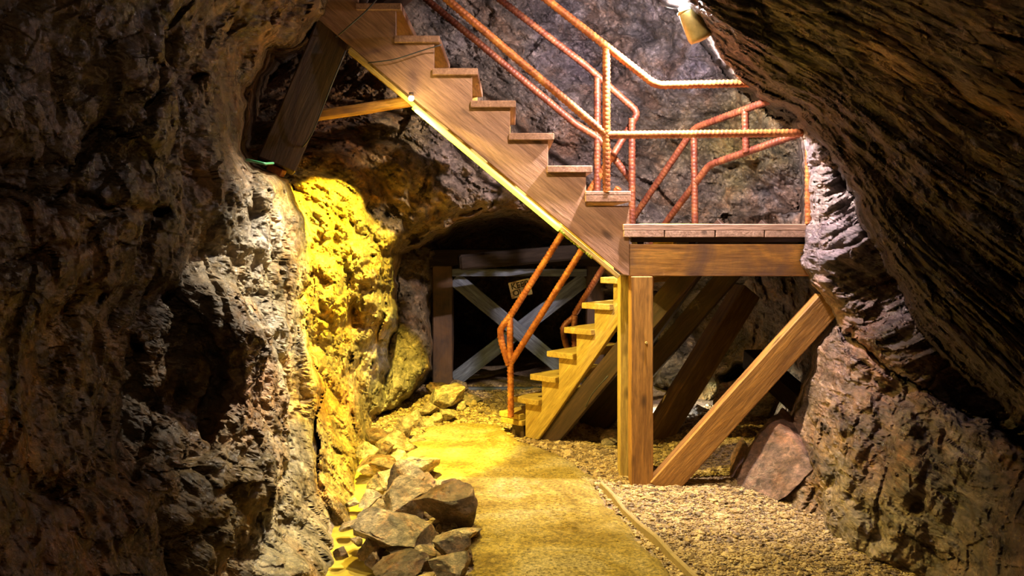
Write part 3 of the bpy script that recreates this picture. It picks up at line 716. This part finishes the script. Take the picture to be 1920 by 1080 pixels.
beam('cross_beam', ((1213 - CX) / SC + .01, S0 + 0.10, EYE - 0.34), ((1213 - CX) / SC + .06, 6.9, EYE - 0.34), 0.10, 0.09, M_post, ld)

p = at(1204, 517, S0 + 0.0); g = Vector((p.x, S0 + 0.07, -0.05))
o = thing('timber_post', g, 'square wooden post standing on gravel under the landing corner', 'post')
shaft = beam('post_shaft', g, Vector((g.x, g.y, EYE - 88 / SC)), 0.14, 0.143, M_post, o, up=(0, 1, 0), bev=0.006, warp=.002, cuts=3)
bolt = bmesh.new(); bmesh.ops.create_cone(bolt, cap_ends=True, segments=8, radius1=.009, radius2=.007, depth=.012)
Mx = Matrix.Rotation(math.pi / 2, 4, 'X'); Mx.translation = at(1212, 643, S0 - 0.006)
link('bolt', bm_mesh(bolt), M_metal, Mx, shaft)
g = Vector((at(1169, 600, 5.98).x, 5.98, -0.03))
o = thing('narrow_post', g, 'narrow plank post just left of the thick square post', 'post')
beam('post_shaft', g, Vector((g.x, g.y, EYE - 86 / 284)), 0.062, 0.15, M_woody, o, up=(0, 1, 0), bev=0.004, warp=.0015, cuts=3)
pa = at(1240, 912, S0 + 0.05); pb = at(1552, 566, S0 - 0.02)
o = thing('diagonal_brace', pa, 'big diagonal wooden brace rising from the post foot to the right rock', 'brace')
pa2 = pa + (pa - pb).normalized() * 0.02
beam('brace_timber', pa2, pb, 0.13, 0.165, M_post, o, up=(0, 0, 1), bev=0.006, warp=.002, cuts=4)
pa = at(1215, 845, 6.9); pb = at(1400, 545, 7.2)
o = thing('rear_brace', pa, 'dark brace with a lit edge behind the square post', 'brace')
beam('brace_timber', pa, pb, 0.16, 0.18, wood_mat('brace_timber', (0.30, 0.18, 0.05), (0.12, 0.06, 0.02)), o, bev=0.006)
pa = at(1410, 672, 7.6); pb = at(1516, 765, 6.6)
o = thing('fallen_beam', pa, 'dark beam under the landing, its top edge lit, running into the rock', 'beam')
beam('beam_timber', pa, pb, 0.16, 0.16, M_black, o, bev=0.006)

# ------------------------------------------------------------------ lower flight (climbs to the right, towards the camera)
ASC = Vector((0.745, -0.667, 0)).normalized(); WID = Vector((0.667, 0.745, 0)).normalized() * 0.68
B0 = at(985, 815, 6.98); B0.z = 0.0
RISE = 0.19; RUN = 0.165
ls = thing('lower_staircase', B0, 'lower steep wooden staircase rising from the path behind the posts', 'staircase')
sd = (ASC * RUN + Vector((0, 0, RISE))).normalized(); sm = (Vector((0, 0, 1)) * RUN - ASC * RISE).normalized()
NS = 8
def step_xy(k):   # start of sawtooth k along the ascent, level of its tread underside
    return 0.0 + RUN * k, RISE * (k + 1) + 0.12
pr = [(0.0, 0.0)]
for k in range(NS):
    a0, zt = step_xy(k); pr += [(a0, zt - 0.045), (a0 + RUN, zt - 0.045)]
e = RUN * NS
pr += [(e, RISE * NS - 0.02 ), (0.13, 0.0)]
loc = [(a0 * ASC.dot(ASC) * (ASC.dot(sd)) + z0 * sd.z, a0 * ASC.dot(sm) + z0 * sm.z) for a0, z0 in pr]
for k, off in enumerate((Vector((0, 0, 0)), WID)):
    prism('stringer', loc, 0.045, B0 + off + (WID.normalized() * 0.045), sd, sm, M_woody if k == 0 else M_dark, ls, 0.003)  # near stringer coloured as lamplit, far one as shaded
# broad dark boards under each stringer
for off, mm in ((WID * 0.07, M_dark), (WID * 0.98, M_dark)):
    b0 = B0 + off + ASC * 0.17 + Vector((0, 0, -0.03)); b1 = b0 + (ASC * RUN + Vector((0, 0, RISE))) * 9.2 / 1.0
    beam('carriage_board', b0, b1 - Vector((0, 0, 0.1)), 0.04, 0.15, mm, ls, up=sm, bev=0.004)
for k in range(NS):
    a0, zt = step_xy(k); c0 = B0 + ASC * (a0 + RUN - 0.125) + Vector((0, 0, zt - 0.022)) - WID * 0.06
    beam('tread', c0, c0 + WID * 1.1, 0.25, 0.043, M_woody, ls, bev=0.004)
c0 = B0 - ASC * 0.13 - WID * 0.03; 
for z0 in (0.150, 0.105):
    beam('bottom_step_board', c0 + Vector((0, 0, z0)) - ASC * (0.02 if z0 > .14 else 0), c0 + WID * 0.9 + Vector((0, 0, z0)), 0.22, 0.042, M_woody, ls, bev=0.004)
beam('bottom_step_block', c0 + ASC * .04 + Vector((0, 0, 0.03)) + WID * .05, c0 + ASC * .04 + WID * 0.8 + Vector((0, 0, 0.03)), 0.12, 0.11, M_dark, ls, bev=0.004)

# ------------------------------------------------------------------ rusty reinforcing-bar railings
RB = 0.0235
def path3(pts): return [at(*p) for p in pts]
dN = 5.66; dF = 6.52
r1 = thing('near_railing', at(1137, 360, dN), 'orange rusty bar railing along the camera side of upper stairs and landing front', 'railing')
rod('top_rail', path3([(960, -52, dN), (1230, 160, dN), (1410, 156, dN), (1620, 152, dN)]), RB, M_rust, r1)
rod('mid_rail', path3([(760, -68, dN), (1137, 253, dN), (1160, 253, dN), (1620, 248, dN)]), RB, M_rust, r1)
rod('rail_post', path3([(1137, 92, dN), (1137, 362, dN)]), RB, M_rust, r1)
rod('rail_post', path3([(1517, 250, dN), (1517, 420, dN)]), RB, M_rust, r1)
r2 = thing('far_railing', at(1120, 370, dF), 'dark red bar railing along the far side of the upper stairs', 'railing')
rod('top_rail', path3([(850, -68, dF), (1100, 124, dF), (1197, 211, dF), (1150, 290, 6.4)]), RB, M_red, r2)
rod('mid_rail', path3([(715, -72, dF), (1080, 233, dF), (1121, 257, dF), (1185, 340, dF)]), RB, M_red, r2)
rod('rail_post', path3([(1120, 146, dF), (1120, 372, dF)]), RB, M_red, r2)
rod('rail_post', path3([(1185, 222, 6.42), (1185, 424, 6.42)]), RB, M_red, r2)
r3 = thing('landing_railing', at(1301, 420, 6.55), 'dark red bar railing climbing steeply then bending right behind the landing', 'railing')
rod('top_rail', path3([(1077, 590, 7.4), (1130, 503, 7.2), (1190, 405, 6.98), (1302, 240, 6.6), (1450, 186, 6.0), (1560, 150, 5.7)]), RB, M_red, r3)
rod('mid_rail', path3([(1215, 470, 7.0), (1250, 415, 6.85), (1330, 309, 6.5), (1490, 254, 5.95), (1560, 232, 5.8)]), RB, M_red, r3)
rod('rail_post', path3([(1301, 240, 6.62), (1303, 424, 6.6)]), RB, M_red, r3)
rod('rail_post', path3([(1397, 205, 6.2), (1399, 286, 6.22)]), RB, M_red, r3)
rod('rail_post', path3([(1077, 592, 7.38), (1077, 668, 7.38)]), RB, M_red, r3)
rod('end_loop', path3([(1079, 592, 7.4), (1055, 612, 7.38), (1059, 640, 7.38), (1069, 668, 7.38)]), RB, M_red, r3)
r4 = thing('lower_railing', at(957, 782, 6.9), 'rusty bar railing with a looped end at the lower stairs foot', 'railing')
rod('top_rail', path3([(957, 592, 6.93), (1055, 437, 6.72), (1150, 290, 6.45)]), RB, M_rust, r4)
rod('mid_rail', path3([(958, 680, 6.93), (1090, 470, 6.7), (1160, 352, 6.45)]), RB, M_rust, r4)
rod('rail_post', path3([(956, 590, 6.93), (958, 782, 6.93)]), RB, M_rust, r4)
rod('end_loop', path3([(957, 592, 6.93), (937, 618, 6.93), (941, 645, 6.93), (954, 684, 6.93)]), RB, M_rust, r4)

# ------------------------------------------------------------------ boarded tunnel
dT = 9.2; sT = F / dT
tg = thing('tunnel_barrier', at(831, 725, dT), 'weathered timber barrier with crossed boards closing the dark tunnel', 'barrier')
beam('left_post', at(831, 735, dT), at(831, 497, dT), 0.2, 0.2, wood_mat('stained_post', (0.07, 0.045, 0.035), (0.025, 0.016, 0.012), stain=(0.14, 0.07, 0.025)), tg, up=(0, 1, 0), bev=.01, warp=.004, cuts=4)
beam('right_post', at(1115, 735, dT), at(1115, 497, dT), 0.18, 0.18, M_dark, tg, up=(0, 1, 0), bev=.01)
beam('header', at(800, 482, dT), at(1140, 482, dT), 0.22, 0.17, M_black, tg, bev=.01)
beam('top_rail', at(848, 511, dT - .12), at(1100, 511, dT - .12), 0.05, 0.075, M_grey, tg, bev=.004)
beam('cross_board', at(852, 522, dT - .06), at(1068, 702, dT - .06), 0.035, 0.15, M_grey, tg, bev=.004)
beam('cross_board', at(852, 712, dT), at(1098, 522, dT), 0.035, 0.15, M_grey, tg, bev=.004)
beam('bottom_rail', at(850, 733, dT - .1), at(1110, 732, dT - .1), 0.08, 0.07, M_grey, tg, bev=.004)
beam('old_beam', at(860, 492, dT - .9), at(1110, 470, dT - .7), 0.2, 0.14, M_black, tg, bev=.02)

sg = thing('warning_sign', at(976, 541, dT - .2), 'small tilted KEEP OUT sign hanging in front of the crossed boards', 'sign')
ang = math.radians(13); ux = Vector((math.cos(ang), 0, math.sin(ang))); uz = Vector((-math.sin(ang), 0, math.cos(ang)))
W_ = 0.215; H_ = 0.160; ctr = at(976, 541, dT - .2)
brd = prism('board', [(-W_ / 2, -H_ / 2), (W_ / 2, -H_ / 2), (W_ / 2, H_ / 2), (W_ / 2 - .03, H_ / 2 + .004), (-W_ / 2, H_ / 2)], 0.006, ctr, ux, uz, M_sign, sg, 0.001)
for txt, dz in (('KEEP', 0.035), ('OUT', -0.035)):
    cu = bpy.data.curves.new('t', 'FONT'); cu.body = txt; cu.size = 0.082; cu.align_x = 'CENTER'; cu.align_y = 'CENTER'; cu.offset = 0.0014; cu.extrude = 0.0004
    to = bpy.data.objects.new('t', cu); me = bpy.data.meshes.new_from_object(to); bpy.data.objects.remove(to)
    Mt = Matrix((ux, uz, ux.cross(uz))).transposed().to_4x4(); Mt.translation = ctr + uz * dz + Vector((0, -0.0075, 0))
    link('lettering', me, M_ink, Mt, brd)
bm = bmesh.new()
rod('hanging_wire', [ctr + uz * .08 - ux * .08, ctr + Vector((0, .02, .13)), ctr + uz * .08 + ux * .08], 0.002, M_cable, sg, rebar=False, sides=6)

# ------------------------------------------------------------------ timbers upper left
pa = at(517, 312, 5.75); pb = at(668, -40, 5.9)
o = thing('leaning_prop', pa, 'leaning dark timber prop with a lit edge above the yellow rock', 'prop')
beam('prop_timber', pa, pb, 0.30, 0.24, wood_mat('prop_timber', (0.09, 0.045, 0.02), (0.03, 0.014, 0.008)), o, up=(0, 0, 1), bev=.008, warp=.003, cuts=3)
beam('foot_bracket', at(505, 312, 5.68), at(532, 326, 5.66), 0.06, 0.05, M_rust, o)
pa = at(560, 222, 5.98); pb = at(772, 190, 5.72)
o = thing('spacer_pole', pa, 'thin horizontal timber between the leaning prop and stair lamp', 'pole')
beam('pole_timber', pa, pb, 0.07, 0.065, M_beam, o, bev=.012, warp=.003, cuts=4)
pa = at(590, 75, 6.1); pb = at(745, -45, 5.95)
o = thing('head_beam', pa, 'dark beam overhead crossing the top of the leaning prop', 'beam')
beam('beam_timber', pa, pb, 0.24, 0.30, M_dark, o, bev=.01)

def cable(name, pts, r, m, label, cat='cable'):
    o = rod(name, pts, r, m, None, rebar=False, sides=7, bend=0.15); tag(o, label, cat); return o
cable('cable', path3([(648, 95, 5.62), (625, 150, 5.6), (600, 215, 5.6), (580, 262, 5.62), (552, 292, 5.7), (525, 318, 5.7)]), .005, M_cable, 'grey cable hanging down beside the leaning prop')
cable('cable', path3([(730, -30, 5.6), (690, 18, 5.6), (642, 60, 5.62), (606, 90, 5.9)]), .005, M_cable, 'thin cable crossing the dark overhead beam')
cable('cable', path3([(690, 118, 5.64), (740, 112, 5.63), (800, 92, 5.63), (828, 84, 5.6)]), .004, M_cable, 'thin cable slung across the upper stringer under a tread')
cable('green_hose', path3([(462, 300, 4.65), (478, 303, 4.62), (496, 307, 4.62), (512, 306, 4.8)]), .007, M_green, 'short green hose on the ledge left of the prop foot', 'hose')
cable('cable', path3([(1140, 705, 6.4), (1110, 738, 6.5), (1092, 775, 6.7), (1070, 812, 6.85)]), .005, M_cable, 'dark cable drooping beneath the lower stairs')

# ------------------------------------------------------------------ lamps
lt = thing('stair_lamp', LAMP1, 'small glaring yellow lamp fixed under the upper stringer', 'lamp')
def lathe(name, prof, M, m, parent, seg=24):
    V = []; Fc = []
    for r, z in prof:
        for k in range(seg): V.append((r * math.cos(2 * math.pi * k / seg), r * math.sin(2 * math.pi * k / seg), z))
    for i in range(len(prof) - 1):
        for k in range(seg):
            k2 = (k + 1) % seg; Fc.append((i * seg + k, i * seg + k2, (i + 1) * seg + k2, (i + 1) * seg + k))
    me = bpy.data.meshes.new('m'); me.from_pydata(V, [], Fc); me.update()
    for p_ in me.polygons: p_.use_smooth = True
    return link(name, me, m, M, parent)
lathe('bulb', [(0.001, .016), (.012, .012), (.018, 0), (.012, -.014), (.001, -.018)], Matrix.Translation(LAMP1), M_bulb, lt, 16)
lathe('socket', [(.001, .034), (.014, .034), (.016, .016), (.012, .012)], Matrix.Translation(LAMP1), M_dark, lt, 16)

lt = thing('landing_lamp', LAMP2, 'white lamp with a cylindrical hood hanging by the right overhang', 'lamp')
T = Matrix.Translation(at(1303, 46, 5.3)) @ Matrix.Rotation(math.radians(-24), 4, 'Y')
shd = lathe('lamp_shade', [(.062, .095), (.064, .09), (.074, -.075), (.066, -.095), (.03, -.102), (.001, -.103)], T, M_metal, lt, 28)
lathe('rim', [(.060, .095), (.067, .102), (.070, .095), (.066, .086), (.060, .088)], T, M_metal, shd, 28)
T2 = Matrix.Translation(at(1287, 14, 5.26)) @ Matrix.Rotation(math.radians(-12), 4, 'Y')
lathe('bulb', [(.001, .022), (.03, .018), (.046, .004), (.044, -.010), (.02, -.018), (.001, -.02)], T2, M_bulbw, lt, 24)
cable('cable', path3([(1236, 6, 5.3), (1255, 14, 5.28), (1272, 16, 5.26)]), .004, M_cable, 'short wire leading to the white landing lamp')

# ------------------------------------------------------------------ stones
def stone_mesh(seed, rx, ry, rz, planes=14, sub=4):
    R = random.Random(seed); bm = bmesh.new(); bmesh.ops.create_icosphere(bm, subdivisions=sub, radius=1)
    pls = []
    for _ in range(planes):
        n_ = Vector((R.gauss(0, 1), R.gauss(0, 1), R.gauss(0, 1))).normalized(); pls.append((n_, R.uniform(.36, .66)))
    for v_ in bm.verts:
        for n_, d_ in pls:
            e_ = v_.co.dot(n_) - d_
            if e_ > 0: v_.co -= n_ * e_
        nn = mnoise.fractal(v_.co * 3 + Vector((seed * 3.7, 0, 0)), 0.7, 2.1, 5)
        lay = (v_.co.z * 5 + nn * 1.2 + v_.co.x * 1.5) % 1.0
        v_.co *= 1 + 0.07 * nn + 0.035 * lay
    for v_ in bm.verts: v_.co = Vector((v_.co.x * rx * 1.5, v_.co.y * ry * 1.5, v_.co.z * rz * 1.5))
    me = bm_mesh(bm); 
    return me
def stone(px, py, w_, h_, label, m, seed, rot=None, tilt=0.25, depthk=0.9, name='stone', group=None, lift=0.0):
    base = ground(px, py + h_ * 0.5); d = base.y; s = F / d
    rx = w_ * 0.56 / s; rz = h_ * 0.56 / s * 0.95; ry = rx * depthk
    me = stone_mesh(seed, rx, ry, rz); R = random.Random(seed)
    Mx = Matrix.Rotation(R.uniform(-.4, .4) if rot is None else rot, 4, 'Z') @ Matrix.Rotation(R.uniform(-tilt, tilt), 4, 'Y') @ Matrix.Rotation(R.uniform(-.2, .2), 4, 'X')
    y = d + ry * 0.7
    zmin = min((Mx @ v_.co).z for v_ in me.vertices)
    Mx.translation = Vector((base.x / d * y, y, -zmin - 0.02 + lift))
    o = link(name, me, m, Mx); tag(o, label, 'stone', group); return o
K = 'stones of the kerb between stream and path'; K2 = 'stones heaped before the tunnel'
ST = [(765, 1003, 125, 88, 'largest slab-like stone in the kerb, streaked grey-brown, nearest row', M_stone, K),
      (834, 950, 82, 84, 'blocky brown stone with a dark right face beside the path', M_stone_d, K),
      (852, 1010, 80, 40, 'flat pale stone on the path side below the blocky brown stone', M_stone_y, K),
      (848, 1042, 76, 50, 'grey-brown angular stone just below the flat pale stone', M_stone, K),
      (755, 952, 90, 62, 'sloping grey stone directly behind the largest slab-like stone', M_stone, K),
      (778, 1046, 88, 44, 'long low stone in front of the largest slab-like stone', M_stone, K),
      (706, 1018, 52, 64, 'dark stone at the stream side of the largest slab', M_stone_d, K),
      (843, 1074, 72, 42, 'mottled grey stone at the bottom edge beside the path', M_stone, K),
      (766, 916, 62, 56, 'upright ochre stone midway along the kerb', M_stone_y, K),
      (716, 906, 56, 50, 'dark yellow-edged stone at the stream, midway along the kerb', M_stone, K),
      (770, 884, 66, 38, 'pale flat-topped stone behind the upright ochre stone', M_stone_y, K),
      (712, 868, 66, 48, 'dark brown wet stone standing by the stream bend', M_stone_d, K),
      (752, 862, 38, 32, 'small pale stone right of the dark wet stone', M_stone_y, K),
      (695, 846, 46, 36, 'ochre stone tucked behind the dark wet stone', M_stone_y, K),
      (737, 840, 44, 30, 'flat grey stone in the far part of the kerb', M_stone, K),
      (708, 818, 56, 28, 'low brown stone against the wall foot at the far kerb', M_stone_d, K),
      (759, 806, 30, 36, 'upright grey stone at the far end of the kerb', M_stone, K),
      (779, 789, 28, 30, 'pale whitish stone beyond the upright grey one', M_stone_y, K2),
      (801, 787, 24, 20, 'small buff stone in the middle of the far row', M_stone_y, K2),
      (822, 786, 19, 17, 'small round yellow stone left of the tall white one', M_stone_y, K2),
      (838, 776, 28, 28, 'tall whitish stone at the gravel edge', M_stone_y, K2),
      (831, 754, 58, 46, 'big pointed slab leaning in the heap before the tunnel', M_stone_y, K2),
      (803, 770, 40, 24, 'wide flat stone left of the pointed slab', M_stone, K2),
      (864, 761, 22, 20, 'small buff stone right of the pointed slab', M_stone_y, K2),
      (860, 724, 36, 22, 'olive stone beside the barrier post foot', M_stone, K2),
      (817, 731, 38, 30, 'brown stone left of the barrier post foot', M_stone_d, K2),
      (878, 744, 48, 24, 'broad grey stone under the barrier bottom rail', M_stone, K2),
      (742, 1074, 100, 44, 'wide dark stone cut by the bottom edge beside the stream', M_stone_d, K),
      (804, 1062, 32, 26, 'small brown stone between larger stones at the bottom edge', M_stone_d, K),
      (668, 1011, 24, 14, 'lone small stone sitting in the stream water', M_stone, None),
      (876, 768, 12, 9, 'tiny pale stone alone on the gravel by the heap', M_stone_y, None),
      (786, 822, 24, 16, 'small low stone at the path corner', M_stone, K),
      (800, 905, 34, 24, 'small reddish stone on top edge of the kerb by the path', M_slab, K),
      (1158, 788, 34, 28, 'pale stone behind the narrow post', M_stone_y, None),
      (1140, 822, 40, 22, 'white-lit flat stone left of the narrow post', M_stone, None),
      (1250, 800, 46, 34, 'grey stone seen between square post and brace', M_stone, None),
      (1290, 775, 60, 46, 'rough stone beneath the rear brace', M_stone, None),
      (1350, 790, 50, 30, 'low yellowish stone behind the big diagonal brace', M_stone_y, None)]
for i, (x, y, w_, h_, lb, m_, gp) in enumerate(ST): stone(x, y, w_, h_, lb, m_, 20 + i, group=None)
ex = [(690, 975), (720, 948), (735, 985), (800, 985), (812, 1020), (795, 935), (730, 930), (690, 935), (745, 900), (790, 915), (735, 880), (790, 872), (720, 845), (765, 838), (700, 1050), (775, 975), (820, 905), (870, 1040), (885, 1000), (865, 975), (640, 1040), (655, 985), (660, 940), (848, 908), (745, 822), (690, 880)]
R2 = random.Random(44)
for i, (x, y) in enumerate(ex):
    sz = R2.uniform(26, 46) if 20 > i or i > 22 else R2.uniform(18, 30)
    ci = i % 3; cn = ('grey-brown', 'pale buff', 'dark brown')[ci]
    if x < 662 and y > 930: lb, gp = 'small %s stone lying in the stream at the left wall foot' % cn, None
    else:
        zn = 'near' if y > 960 else 'middle' if y > 890 else 'far'
        lb = 'small %s angular stone wedged in the %s part of the kerb' % (cn, zn); gp = 'small %s stones in the %s part of the kerb' % (cn, zn)
    stone(x, y, sz, sz * R2.uniform(.6, .85), lb, [M_stone, M_stone_y, M_stone_d][ci], 200 + i, group=gp)
def slab(px, py, d, rx, ry, rz, rot, label, seed, m):
    me = stone_mesh(seed, rx, ry, rz, 12, 4); Mx = Matrix.Rotation(rot[2], 4, 'Z') @ Matrix.Rotation(rot[1], 4, 'Y') @ Matrix.Rotation(rot[0], 4, 'X'); Mx.translation = at(px, py, d)
    o = link('boulder', me, m, Mx); tag(o, label, 'boulder')
slab(1440, 868, 5.7, .15, .3, .34, (0, .35, .3), 'reddish slab leaning on the right wall foot', 91, M_slab)
slab(1396, 888, 5.85, .10, .2, .19, (0, .3, .2), 'smaller reddish slab left of the leaning one', 93, M_slab)
slab(1400, 760, 7.3, .24, .25, .24, (0, .2, .2), 'yellow-green lit boulder seen under the big brace', 95, M_stone_y)

# small chips filling the kerb
pebbles('stone_chips', 900, (-0.95, -0.2), (3.9, 7.3), (0.014, 0.034), 'broken stone chips filling gaps in the kerb', lambda x, y: (np.abs(x - np.interp(y, [4.1, 4.6, 5.2, 6.2, 7.2], [-.42, -.46, -.58, -.82, -.95])) < 0.14) & (inside(STREAM, x, y) > 0.0) & (inside(PATH, x, y) > 0), 0.0, 12)
